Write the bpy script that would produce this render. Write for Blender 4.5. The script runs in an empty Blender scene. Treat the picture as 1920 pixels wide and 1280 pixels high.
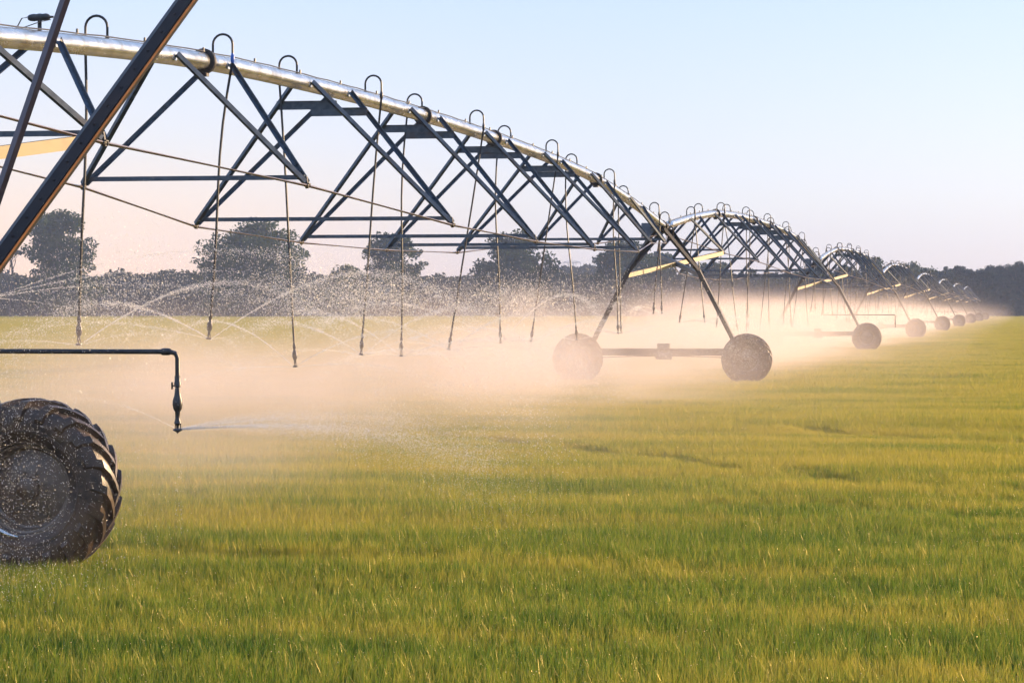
import bpy, math, random
from mathutils import Vector, Matrix
import numpy as np

random.seed(7)
rng = np.random.default_rng(11)
R = math.radians
scene = bpy.context.scene
COL = scene.collection

# ------------------------------------------------------------------ frame of the photograph
FPX, CXP, HORY, CAMH = 5180.0, 960.0, 577.0, 1.9
YAW = math.atan(975.0 / FPX)
SY, CY = math.sin(YAW), math.cos(YAW)


def place(px, depth):
    """ground-plan position seen at picture column px at a distance depth"""
    xc = (px - CXP) / FPX * depth
    return (xc * CY - depth * SY, xc * SY + depth * CY)


def p3(px, py, depth):
    x, y = place(px, depth)
    return Vector((x, y, CAMH + (HORY - py) / FPX * depth))


def gplace(px, py):
    return place(px, CAMH * FPX / (py - HORY))


# ------------------------------------------------------------------ object helpers
def tag(o, label=None, cat=None, group=None, kind=None):
    if label: o['label'] = label
    if cat: o['category'] = cat
    if group: o['group'] = group
    if kind: o['kind'] = kind
    return o


def empty(name, loc, rz=0.0):
    o = bpy.data.objects.new(name, None)
    o.empty_display_size = 0.3
    o.location = loc
    o.rotation_euler = (0, 0, rz)
    COL.objects.link(o)
    return o


def copy_tree(o, parent=None):
    c = o.copy()
    COL.objects.link(c)
    c.parent = parent
    for ch in list(o.children):
        copy_tree(ch, c)
    return c


class MB:
    def __init__(self):
        self.v, self.f, self.mi = [], [], []

    def add(self, verts, faces, m=0):
        o = len(self.v)
        self.v += [tuple(p) for p in verts]
        self.f += [tuple(i + o for i in f) for f in faces]
        self.mi += [m] * len(faces)

    def frame(self, d, hint=None):
        d = d.normalized()
        h = Vector(hint) if hint is not None else Vector((0, 0, 1))
        if abs(d.dot(h.normalized())) > 0.98:
            h = Vector((0, 1, 0)) if abs(d.y) < 0.9 else Vector((1, 0, 0))
        a = d.cross(h).normalized()
        b = a.cross(d).normalized()
        return d, a, b

    def prism(self, p0, p1, prof, hint=None, m=0, caps=True):
        """extrude a closed profile [(a,b)...] from p0 to p1 (a sideways, b towards hint)"""
        p0, p1 = Vector(p0), Vector(p1)
        d, a, b = self.frame(p1 - p0, hint)
        n = len(prof)
        vs = [p0 + a * x + b * y for x, y in prof] + [p1 + a * x + b * y for x, y in prof]
        fs = [(i, (i + 1) % n, n + (i + 1) % n, n + i) for i in range(n)]
        if caps:
            fs += [tuple(range(n - 1, -1, -1)), tuple(range(n, 2 * n))]
        self.add(vs, fs, m)

    def beam(self, p0, p1, w, h, hint=None, m=0):
        c = min(w, h) * 0.12
        w, h = w / 2, h / 2
        self.prism(p0, p1, [(-w + c, -h), (w - c, -h), (w, -h + c), (w, h - c), (w - c, h), (-w + c, h), (-w, h - c), (-w, -h + c)], hint, m)

    def angle(self, p0, p1, w, t, hint=None, flip=1, m=0):
        """steel angle with an L section"""
        pr = [(-w / 2, w / 2), (w / 2, w / 2), (w / 2, w / 2 - t), (-w / 2 + t, w / 2 - t), (-w / 2 + t, -w / 2), (-w / 2, -w / 2)]
        if flip < 0:
            pr = [(-x, y) for x, y in pr][::-1]
        self.prism(p0, p1, pr, hint, m)

    def tube(self, path, r, n=8, m=0, caps=True):
        path = [Vector(p) for p in path]
        rs = r if isinstance(r, (list, tuple)) else [r] * len(path)
        rings = []
        prev = None
        for i, p in enumerate(path):
            if i == 0: d = path[1] - p
            elif i == len(path) - 1: d = p - path[i - 1]
            else: d = path[i + 1] - path[i - 1]
            d = d.normalized()
            if prev is None:
                _, a, b = self.frame(d)
            else:
                a = (prev - d * prev.dot(d)).normalized()
                b = d.cross(a).normalized()
            prev = a
            rings.append([p + (a * math.cos(t) + b * math.sin(t)) * rs[i] for t in [2 * math.pi * k / n for k in range(n)]])
        vs = [v for rg in rings for v in rg]
        fs = []
        for i in range(len(path) - 1):
            for k in range(n):
                k2 = (k + 1) % n
                fs.append((i * n + k, i * n + k2, (i + 1) * n + k2, (i + 1) * n + k))
        if caps:
            fs.append(tuple(range(n - 1, -1, -1)))
            fs.append(tuple((len(path) - 1) * n + k for k in range(n)))
        self.add(vs, fs, m)

    def lathe(self, prof, centre, axis, n=24, m=0):
        """prof [(along, radius)...] turned round axis through centre"""
        c = Vector(centre)
        d, a, b = self.frame(Vector(axis))
        vs, fs = [], []
        for s, r in prof:
            for k in range(n):
                t = 2 * math.pi * k / n
                vs.append(c + d * s + (a * math.cos(t) + b * math.sin(t)) * r)
        for i in range(len(prof) - 1):
            for k in range(n):
                k2 = (k + 1) % n
                fs.append((i * n + k, (i + 1) * n + k, (i + 1) * n + k2, i * n + k2))
        self.add(vs, fs, m)

    def build(self, name, mats, parent=None, smooth=False, link=True, loc=None):
        me = bpy.data.meshes.new(name)
        me.from_pydata(self.v, [], self.f)
        mats = mats if isinstance(mats, (list, tuple)) else [mats]
        for mm in mats: me.materials.append(mm)
        if len(mats) > 1:
            me.polygons.foreach_set('material_index', self.mi)
        me.update()
        if smooth:
            me.polygons.foreach_set('use_smooth', [True] * len(me.polygons))
            try:
                me.set_sharp_from_angle(angle=R(35))
            except Exception:
                pass
        o = bpy.data.objects.new(name, me)
        if link: COL.objects.link(o)
        if parent: o.parent = parent
        if loc is not None: o.location = loc
        return o


def np_mesh(name, verts, faces, mat, smooth=False, attr=None):
    """verts (n,3) array, faces (m,k) array with k equal for all"""
    me = bpy.data.meshes.new(name)
    nv, nf, k = len(verts), len(faces), faces.shape[1]
    me.vertices.add(nv)
    me.vertices.foreach_set('co', verts.astype(np.float32).ravel())
    me.loops.add(nf * k)
    me.loops.foreach_set('vertex_index', faces.astype(np.int32).ravel())
    me.polygons.add(nf)
    me.polygons.foreach_set('loop_start', np.arange(0, nf * k, k, dtype=np.int32))
    if smooth:
        me.polygons.foreach_set('use_smooth', np.ones(nf, dtype=bool))
    me.materials.append(mat)
    me.update(calc_edges=True)
    if attr is not None:
        for an, av in attr.items():
            at = me.attributes.new(an, 'FLOAT', 'POINT')
            at.data.foreach_set('value', av.astype(np.float32))
    return me


# ------------------------------------------------------------------ materials
def new_mat(name):
    m = bpy.data.materials.new(name)
    m.use_nodes = True
    nt = m.node_tree
    nt.nodes.clear()
    out = nt.nodes.new('ShaderNodeOutputMaterial')
    return m, nt, out


def N(nt, kind, **kw):
    n = nt.nodes.new(kind)
    for k, v in kw.items():
        if k in n.inputs.keys() if isinstance(k, str) else False:
            n.inputs[k].default_value = v
        else:
            setattr(n, k, v)
    return n


def surf(name, c1, c2, scale=6.0, rough=(0.4, 0.6), metal=0.0, bump=0.0, detail=6.0, c3=None, s3=1.5, t3=(0.55, 0.7), stretch=None, spec=0.5):
    m, nt, out = new_mat(name)
    L = nt.links.new
    tc = N(nt, 'ShaderNodeTexCoord')
    mp = N(nt, 'ShaderNodeMapping')
    if stretch: mp.inputs['Scale'].default_value = stretch
    L(tc.outputs['Object'], mp.inputs['Vector'])
    n1 = N(nt, 'ShaderNodeTexNoise'); n1.inputs['Scale'].default_value = scale; n1.inputs['Detail'].default_value = detail
    L(mp.outputs[0], n1.inputs['Vector'])
    rp = N(nt, 'ShaderNodeValToRGB')
    rp.color_ramp.elements[0].position = 0.32; rp.color_ramp.elements[0].color = (*c1, 1)
    rp.color_ramp.elements[1].position = 0.68; rp.color_ramp.elements[1].color = (*c2, 1)
    L(n1.outputs['Fac'], rp.inputs['Fac'])
    col = rp.outputs['Color']
    if c3:
        n3 = N(nt, 'ShaderNodeTexNoise'); n3.inputs['Scale'].default_value = s3; n3.inputs['Detail'].default_value = 8
        L(tc.outputs['Object'], n3.inputs['Vector'])
        mr = N(nt, 'ShaderNodeMapRange'); mr.inputs['From Min'].default_value = t3[0]; mr.inputs['From Max'].default_value = t3[1]
        L(n3.outputs['Fac'], mr.inputs['Value'])
        mx = N(nt, 'ShaderNodeMix'); mx.data_type = 'RGBA'
        L(mr.outputs[0], mx.inputs[0]); L(col, mx.inputs[6]); mx.inputs[7].default_value = (*c3, 1)
        col = mx.outputs[2]
    bs = N(nt, 'ShaderNodeBsdfPrincipled')
    L(col, bs.inputs['Base Color'])
    bs.inputs['Metallic'].default_value = metal
    bs.inputs['Specular IOR Level'].default_value = spec
    rr = N(nt, 'ShaderNodeMapRange'); rr.inputs['To Min'].default_value = rough[0]; rr.inputs['To Max'].default_value = rough[1]
    L(n1.outputs['Fac'], rr.inputs['Value']); L(rr.outputs[0], bs.inputs['Roughness'])
    if bump:
        bp = N(nt, 'ShaderNodeBump'); bp.inputs['Strength'].default_value = 0.6; bp.inputs['Distance'].default_value = bump
        L(n1.outputs['Fac'], bp.inputs['Height']); L(bp.outputs[0], bs.inputs['Normal'])
    L(bs.outputs[0], out.inputs['Surface'])
    return m


M = {}
M['galv'] = surf('galvanised_pipe', (0.42, 0.43, 0.44), (0.62, 0.62, 0.61), 7, (0.17, 0.33), 0.93, 0.0, c3=(0.33, 0.30, 0.25), s3=5, t3=(0.5, 0.75), stretch=(1, .5, 3))
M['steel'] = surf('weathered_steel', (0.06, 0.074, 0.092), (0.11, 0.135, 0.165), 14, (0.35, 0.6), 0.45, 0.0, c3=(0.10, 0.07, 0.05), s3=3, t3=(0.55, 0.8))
M['rod'] = surf('truss_rod_steel', (0.50, 0.33, 0.22), (0.66, 0.47, 0.34), 12, (0.35, 0.55), 0.0)
M['leg'] = surf('tower_leg_steel', (0.035, 0.032, 0.033), (0.07, 0.062, 0.055), 9, (0.4, 0.65), 0.3, c3=(0.08, 0.04, 0.025), s3=2.2, t3=(0.55, 0.8))
M['rust'] = surf('rusty_steel', (0.012, 0.009, 0.011), (0.03, 0.022, 0.024), 11, (0.4, 0.65), 0.0, 0.001, c3=(0.05, 0.024, 0.015), s3=1.8, t3=(0.56, 0.74), stretch=(1, 1, .4))
M['sunlit_rust_edge'] = surf('sunlit_rust', (0.20, 0.075, 0.025), (0.34, 0.14, 0.05), 14, (0.6, 0.8))  # rusty edge strip with the sun's orange painted into its colour
M['thin'] = surf('purple_grey_steel', (0.075, 0.055, 0.065), (0.12, 0.09, 0.10), 10, (0.4, 0.6), 0.2)
M['brace'] = surf('sunlit_gold_brace', (0.27, 0.18, 0.06), (0.36, 0.25, 0.09), 6, (0.4, 0.6), 0.0, c3=(0.20, 0.11, 0.045), s3=3, t3=(0.55, 0.75))  # golden sunlight painted into the base colour; the twin brace is plain steel
M['rubber'] = surf('black_rubber_hose', (0.018, 0.016, 0.016), (0.04, 0.035, 0.033), 20, (0.35, 0.55))
M['plastic'] = surf('dark_plastic', (0.03, 0.026, 0.024), (0.06, 0.05, 0.045), 16, (0.3, 0.5))
M['blue'] = surf('blue_plastic', (0.03, 0.10, 0.42), (0.04, 0.14, 0.5), 8, (0.3, 0.45))
M['tyre'] = surf('wet_tyre_rubber', (0.014, 0.011, 0.010), (0.045, 0.033, 0.028), 16, (0.25, 0.6), 0.0, 0.004, c3=(0.095, 0.055, 0.030), s3=4, t3=(0.36, 0.66), spec=0.4)
M['rim'] = surf('dusty_rim', (0.11, 0.085, 0.065), (0.19, 0.15, 0.12), 10, (0.35, 0.6), 0.55, c3=(0.10, 0.055, 0.03), s3=5, t3=(0.5, 0.7))
M['box'] = surf('grey_box_paint', (0.09, 0.10, 0.12), (0.13, 0.145, 0.165), 5, (0.4, 0.6))
M['soil'] = surf('damp_soil', (0.035, 0.04, 0.012), (0.06, 0.065, 0.022), 1.2, (0.8, 0.95))
M['bark'] = surf('tree_bark', (0.05, 0.038, 0.028), (0.095, 0.075, 0.06), 3, (0.8, 0.95), bump=0.02)
M['pylon'] = surf('pylon_steel', (0.30, 0.30, 0.31), (0.4, 0.4, 0.4), 2, (0.5, 0.6), 0.3)


def leaf_mat(name, c1, c2, trans=0.35, scale=0.25, attr=None, rough=0.55, gloss=0.25):
    m, nt, out = new_mat(name)
    L = nt.links.new
    tc = N(nt, 'ShaderNodeTexCoord')
    n1 = N(nt, 'ShaderNodeTexNoise'); n1.inputs['Scale'].default_value = scale; n1.inputs['Detail'].default_value = 3
    L(tc.outputs['Object'], n1.inputs['Vector'])
    at = N(nt, 'ShaderNodeAttribute'); at.attribute_name = 'tint'
    ad = N(nt, 'ShaderNodeMath', operation='ADD'); L(n1.outputs['Fac'], ad.inputs[0]); L(at.outputs['Fac'], ad.inputs[1])
    rp = N(nt, 'ShaderNodeValToRGB')
    rp.color_ramp.elements[0].position = 0.35; rp.color_ramp.elements[0].color = (*c1, 1)
    rp.color_ramp.elements[1].position = 0.85; rp.color_ramp.elements[1].color = (*c2, 1)
    L(ad.outputs[0], rp.inputs['Fac'])
    df = N(nt, 'ShaderNodeBsdfDiffuse'); L(rp.outputs[0], df.inputs['Color'])
    tr = N(nt, 'ShaderNodeBsdfTranslucent'); L(rp.outputs[0], tr.inputs['Color'])
    mx = N(nt, 'ShaderNodeMixShader'); mx.inputs[0].default_value = trans
    L(df.outputs[0], mx.inputs[1]); L(tr.outputs[0], mx.inputs[2])
    L(mx.outputs[0], out.inputs['Surface'])
    return m


M['leafA'] = leaf_mat('willow_leaves', (0.030, 0.046, 0.012), (0.088, 0.112, 0.030))
M['leafB'] = leaf_mat('poplar_leaves', (0.019, 0.035, 0.014), (0.056, 0.082, 0.032))
M['leafD'] = leaf_mat('forest_leaves', (0.009, 0.019, 0.016), (0.028, 0.047, 0.036))
M['leafC'] = leaf_mat('far_wood_leaves', (0.024, 0.028, 0.014), (0.056, 0.058, 0.030), scale=0.06)


def grass_mat():
    m, nt, out = new_mat('grass_blades')
    L = nt.links.new
    ge = N(nt, 'ShaderNodeNewGeometry')
    # lush and dry patches of the field itself, long across the sowing rows
    mp = N(nt, 'ShaderNodeMapping'); mp.inputs['Scale'].default_value = (0.24, 0.6, 0.0)
    mp.inputs['Rotation'].default_value = (0, 0, R(9))
    L(ge.outputs['Position'], mp.inputs['Vector'])
    n1 = N(nt, 'ShaderNodeTexNoise'); n1.inputs['Scale'].default_value = 1.0; n1.inputs['Detail'].default_value = 5; n1.inputs['Roughness'].default_value = 0.6
    L(mp.outputs[0], n1.inputs['Vector'])
    n2 = N(nt, 'ShaderNodeTexNoise'); n2.inputs['Scale'].default_value = 3.5; n2.inputs['Detail'].default_value = 3
    L(ge.outputs['Position'], n2.inputs['Vector'])
    a1 = N(nt, 'ShaderNodeAttribute'); a1.attribute_name = 'tint'      # per blade
    a2 = N(nt, 'ShaderNodeAttribute'); a2.attribute_name = 'up'        # 0 root, 1 tip
    s1 = N(nt, 'ShaderNodeMath', operation='MULTIPLY_ADD'); L(n1.outputs['Fac'], s1.inputs[0]); s1.inputs[1].default_value = 1.9; s1.inputs[2].default_value = -0.80
    sx = N(nt, 'ShaderNodeSeparateXYZ'); L(ge.outputs['Position'], sx.inputs[0])
    mist_glow = N(nt, 'ShaderNodeMapRange'); mist_glow.interpolation_type = 'SMOOTHSTEP'  # midfield grass tinted golden by distance, standing in for warm mist glow
    mist_glow.inputs['From Min'].default_value = 17; mist_glow.inputs['From Max'].default_value = 36; mist_glow.inputs['To Min'].default_value = -0.10; mist_glow.inputs['To Max'].default_value = 0.17
    L(sx.outputs['Y'], mist_glow.inputs['Value'])
    sa = N(nt, 'ShaderNodeMath', operation='ADD'); L(s1.outputs[0], sa.inputs[0]); L(mist_glow.outputs[0], sa.inputs[1]); s1 = sa
    s2 = N(nt, 'ShaderNodeMath', operation='MULTIPLY_ADD'); L(a1.outputs['Fac'], s2.inputs[0]); s2.inputs[1].default_value = 0.45; L(s1.outputs[0], s2.inputs[2])
    s3 = N(nt, 'ShaderNodeMath', operation='MULTIPLY_ADD'); L(n2.outputs['Fac'], s3.inputs[0]); s3.inputs[1].default_value = 0.62; L(s2.outputs[0], s3.inputs[2])
    rp = N(nt, 'ShaderNodeValToRGB')
    e = rp.color_ramp.elements
    e[0].position = 0.15; e[0].color = (0.042, 0.118, 0.014, 1)
    e[1].position = 0.95; e[1].color = (0.43, 0.355, 0.052, 1)
    k = e.new(0.5); k.color = (0.15, 0.225, 0.024, 1)
    L(s3.outputs[0], rp.inputs['Fac'])
    # straw tips on some blades
    mt = N(nt, 'ShaderNodeMath', operation='MULTIPLY'); L(a2.outputs['Fac'], mt.inputs[0]); L(a1.outputs['Fac'], mt.inputs[1])
    mr = N(nt, 'ShaderNodeMapRange'); mr.inputs['From Min'].default_value = 0.35; mr.inputs['From Max'].default_value = 1.0; mr.inputs['To Max'].default_value = 0.5
    L(mt.outputs[0], mr.inputs['Value'])
    mx = N(nt, 'ShaderNodeMix'); mx.data_type = 'RGBA'; L(mr.outputs[0], mx.inputs[0]); L(rp.outputs[0], mx.inputs[6]); mx.inputs[7].default_value = (0.38, 0.31, 0.06, 1)
    df = N(nt, 'ShaderNodeBsdfDiffuse'); L(mx.outputs[2], df.inputs['Color'])
    tr = N(nt, 'ShaderNodeBsdfTranslucent'); L(mx.outputs[2], tr.inputs['Color'])
    m1 = N(nt, 'ShaderNodeMixShader'); m1.inputs[0].default_value = 0.5
    L(df.outputs[0], m1.inputs[1]); L(tr.outputs[0], m1.inputs[2])
    gl = N(nt, 'ShaderNodeBsdfGlossy'); gl.inputs['Roughness'].default_value = 0.38; gl.inputs['Color'].default_value = (0.85, 0.68, 0.35, 1)
    m2 = N(nt, 'ShaderNodeMixShader'); m2.inputs[0].default_value = 0.05
    L(m1.outputs[0], m2.inputs[1]); L(gl.outputs[0], m2.inputs[2])
    L(m2.outputs[0], out.inputs['Surface'])
    return m


M['grass'] = grass_mat()


def water_mat():
    m, nt, out = new_mat('water_drops')
    L = nt.links.new
    df = N(nt, 'ShaderNodeBsdfDiffuse'); df.inputs['Color'].default_value = (0.95, 0.88, 0.78, 1)
    tr = N(nt, 'ShaderNodeBsdfTranslucent'); tr.inputs['Color'].default_value = (0.98, 0.9, 0.8, 1)
    gl = N(nt, 'ShaderNodeBsdfGlossy'); gl.inputs['Roughness'].default_value = 0.45
    tp = N(nt, 'ShaderNodeBsdfTransparent')
    a = N(nt, 'ShaderNodeMixShader'); a.inputs[0].default_value = 0.5; L(df.outputs[0], a.inputs[1]); L(tr.outputs[0], a.inputs[2])
    b = N(nt, 'ShaderNodeMixShader'); b.inputs[0].default_value = 0.25; L(a.outputs[0], b.inputs[1]); L(gl.outputs[0], b.inputs[2])
    c = N(nt, 'ShaderNodeMixShader'); c.inputs[0].default_value = 0.05; L(b.outputs[0], c.inputs[1]); L(tp.outputs[0], c.inputs[2])
    L(c.outputs[0], out.inputs['Surface'])
    return m


M['water'] = water_mat()
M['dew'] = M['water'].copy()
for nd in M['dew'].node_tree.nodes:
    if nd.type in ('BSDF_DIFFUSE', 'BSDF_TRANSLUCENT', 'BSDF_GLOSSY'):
        nd.inputs['Color'].default_value = (0.95, 0.72, 0.36, 1)  # golden sun glint painted into the drop colour

# ------------------------------------------------------------------ camera, light, sky
cam_d = bpy.data.cameras.new('camera')
cam = bpy.data.objects.new('camera', cam_d)
COL.objects.link(cam)
cam.location = (0, 0, CAMH)
PITCH = math.atan((640 - HORY) / FPX)
cam.rotation_euler = (R(90) - PITCH, 0, YAW)
cam_d.sensor_width = 36
cam_d.lens = 36 * FPX / 1920
cam_d.clip_start = 0.1
cam_d.clip_end = 6000
cam_d.dof.use_dof = False
scene.camera = cam

SUN_EL, SUN_AZ = R(11), R(40)       # azimuth measured from +X towards +Y
sd = Vector((math.cos(SUN_EL) * math.cos(SUN_AZ), math.cos(SUN_EL) * math.sin(SUN_AZ), math.sin(SUN_EL)))
ld = bpy.data.lights.new('sun', 'SUN')
ld.energy = 5.0
ld.angle = R(0.5)
ld.color = (1.0, 0.69, 0.38)
lo = bpy.data.objects.new('sun', ld)
lo.rotation_euler = (-sd).to_track_quat('-Z', 'Y').to_euler()
lo.location = (40, 10, 30)
COL.objects.link(lo)

w = bpy.data.worlds.new('World')
scene.world = w
w.use_nodes = True
nt = w.node_tree
nt.nodes.clear()
L = nt.links.new
wo = nt.nodes.new('ShaderNodeOutputWorld')
sky = nt.nodes.new('ShaderNodeTexSky')
sky.sky_type = 'NISHITA'
sky.sun_disc = False
sky.sun_elevation = SUN_EL
sky.sun_rotation = R(90) - SUN_AZ
sky.dust_density = 1.6
sky.ozone_density = 2.0
b1 = nt.nodes.new('ShaderNodeBackground'); b1.inputs['Strength'].default_value = 0.05
sky.air_density = 0.7
L(sky.outputs[0], b1.inputs['Color'])
# pale evening veil over the blue: pink low down on the left, lilac on the right, pale blue above
tc = nt.nodes.new('ShaderNodeTexCoord')
sep = nt.nodes.new('ShaderNodeSeparateXYZ'); L(tc.outputs['Generated'], sep.inputs[0])
el = nt.nodes.new('ShaderNodeValToRGB')
ce = el.color_ramp.elements
ce[0].position = 0.0; ce[0].color = (0.74, 0.45, 0.31, 1)
ce[1].position = 1.0; ce[1].color = (0.20, 0.34, 0.66, 1)
for p, c in ((0.03, (0.62, 0.43, 0.34)), (0.06, (0.47, 0.43, 0.45)), (0.12, (0.325, 0.39, 0.54)), (0.35, (0.27, 0.40, 0.64))):
    k = ce.new(p); k.color = (*c, 1)
L(sep.outputs['Z'], el.inputs['Fac'])
er = nt.nodes.new('ShaderNodeValToRGB')
ce = er.color_ramp.elements
ce[0].position = 0.0; ce[0].color = (0.40, 0.34, 0.40, 1)
ce[1].position = 1.0; ce[1].color = (0.20, 0.34, 0.66, 1)
for p, c in ((0.04, (0.40, 0.39, 0.45)), (0.12, (0.285, 0.345, 0.555)), (0.35, (0.27, 0.40, 0.64))):
    k = ce.new(p); k.color = (*c, 1)
L(sep.outputs['Z'], er.inputs['Fac'])
mz = nt.nodes.new('ShaderNodeMapRange')
mz.inputs['From Min'].default_value = -0.36; mz.inputs['From Max'].default_value = -0.13
mz.interpolation_type = 'SMOOTHSTEP'
L(sep.outputs['X'], mz.inputs['Value'])
mxw = nt.nodes.new('ShaderNodeMix'); mxw.data_type = 'RGBA'
L(mz.outputs[0], mxw.inputs[0]); L(el.outputs[0], mxw.inputs[6]); L(er.outputs[0], mxw.inputs[7])
b2 = nt.nodes.new('ShaderNodeBackground'); b2.inputs['Strength'].default_value = 0.80
L(mxw.outputs[2], b2.inputs['Color'])
ads = nt.nodes.new('ShaderNodeAddShader')
L(b1.outputs[0], ads.inputs[0]); L(b2.outputs[0], ads.inputs[1])
L(ads.outputs[0], wo.inputs['Surface'])

scene.view_settings.view_transform = 'Standard'
scene.view_settings.look = 'None'
scene.view_settings.exposure = 0.9
scene.view_settings.gamma = 1
scene.render.engine = 'CYCLES'
cy = scene.cycles
cy.max_bounces = 6
cy.diffuse_bounces = 3
cy.glossy_bounces = 2
cy.transmission_bounces = 3
cy.transparent_max_bounces = 12
cy.volume_bounces = 1
cy.use_adaptive_sampling = True
cy.adaptive_threshold = 0.045
cy.use_denoising = True
cy.denoiser = 'OPENIMAGEDENOISE'
cy.denoising_input_passes = 'RGB_ALBEDO_NORMAL'
cy.volume_max_steps = 400

# ------------------------------------------------------------------ machine dimensions
XP = -9.11                   # line of the pipe
SPAN = 50.87                 # tower to tower
Y1 = 18.1                    # first tower
NT_ = 9
PZ = [3.94, 4.34, 4.64, 4.77, 4.82, 4.82, 4.77, 4.64, 4.34, 3.94]
BZ = [0, 3.45, 3.31, 3.04, 2.96, 2.96, 3.03, 3.33, 3.46]
BW = [0, 0.88, 1.26, 1.70, 1.78, 1.78, 1.72, 1.20, 0.76]


def pipe_z(t):
    """smooth arch through PZ, t in 0..1"""
    s = min(max(t, 0), 1) * 9
    i = min(int(s), 8)
    f = s - i
    p = lambda k: PZ[k] if 0 <= k <= 9 else (2 * PZ[0] - PZ[1] if k < 0 else 2 * PZ[9] - PZ[8])
    a, b, c, d = p(i - 1), p(i), p(i + 1), p(i + 2)
    return 0.5 * (2 * b + (c - a) * f + (2 * a - 5 * b + 4 * c - d) * f * f + (3 * b - a - 3 * c + d) * f ** 3)


PR = 0.098
# hanging hoses of the first span: side, sideways offset of the end, height of the end
DROPS = [(-1, -.15, 1.6), (1, .1, 1.55), (-1, -.30, 1.52), (1, -.03, 1.54), (-1, -.04, 1.15), (1, -.04, 1.24), (-1, -.32, 1.16), (1, -.31, 1.20),
         (-1, -.19, 1.27), (1, -.25, 1.25), (-1, -.02, 1.24), (1, .30, 1.34), (-1, -.17, 1.32), (1, .11, 1.75)]


def make_drop(root, t, side, dx, zend, sway, first):
    y = t * SPAN
    z0 = pipe_z(t) + PR - 0.01
    g = MB()
    rr = 0.115
    g.tube([(0, y, z0 - 0.02), (0, y, z0 + 0.12)] +
           [(side * (rr - rr * math.cos(a)), y, z0 + 0.12 + rr * math.sin(a)) for a in [math.pi * k / 10 for k in range(1, 11)]] +
           [(side * 2 * rr, y, z0 + 0.02)], 0.0135, 8)
    g.lathe([(0, 0.0), (0, 0.022), (0.035, 0.022), (0.035, 0.0)], (0, y, z0 - 0.015), (0, 0, 1), 10)
    drop = g.build('sprinkler_drop', M['rubber'], root, True)
    c = MB()
    c.lathe([(0, 0.0), (0, 0.017), (0.02, 0.024), (0.075, 0.024), (0.09, 0.017), (0.11, 0.015), (0.11, 0)], (side * 2 * rr, y, z0 - 0.09), (0, 0, 1), 10)
    c.build('hose_fitting', M['blue'] if first else M['plastic'], drop, True)
    # hose with a little sway
    top = Vector((side * 2 * rr, y, z0 - 0.07)); end = Vector((dx, y, zend + 0.30))
    pts = []
    for k in range(9):
        s = k / 8
        p = top.lerp(end, s)
        p.x += sway * math.sin(math.pi * s) * 0.5 + sway * 0.25 * math.sin(2 * math.pi * s)
        pts.append(p)
    h = MB()
    h.tube(pts, 0.0145, 7)
    h.build('hose', M['rubber'], drop, True)
    d = (end - pts[-2]).normalized()
    k = MB()
    k.lathe([(0.0, 0.0), (0.0, 0.014), (0.02, 0.021), (0.06, 0.021), (0.07, 0.015), (0.09, 0.018), (0.115, 0.030), (0.16, 0.033), (0.19, 0.027), (0.205, 0.016), (0.245, 0.015)],
            end, d, 12)
    k.lathe([(0.245, 0.012), (0.255, 0.006), (0.275, 0.006), (0.28, 0.027), (0.290, 0.032), (0.297, 0.026), (0.30, 0.0)], end, d, 12)
    for a in (0, 2.1, 4.2):
        o = Vector((math.cos(a) * 0.02, math.sin(a) * 0.02, 0))
        k.tube([end + d * 0.24 + o, end + d * 0.285 + o], 0.003, 5)
    k.build('sprinkler_head', M['plastic'], drop, True)


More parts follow.
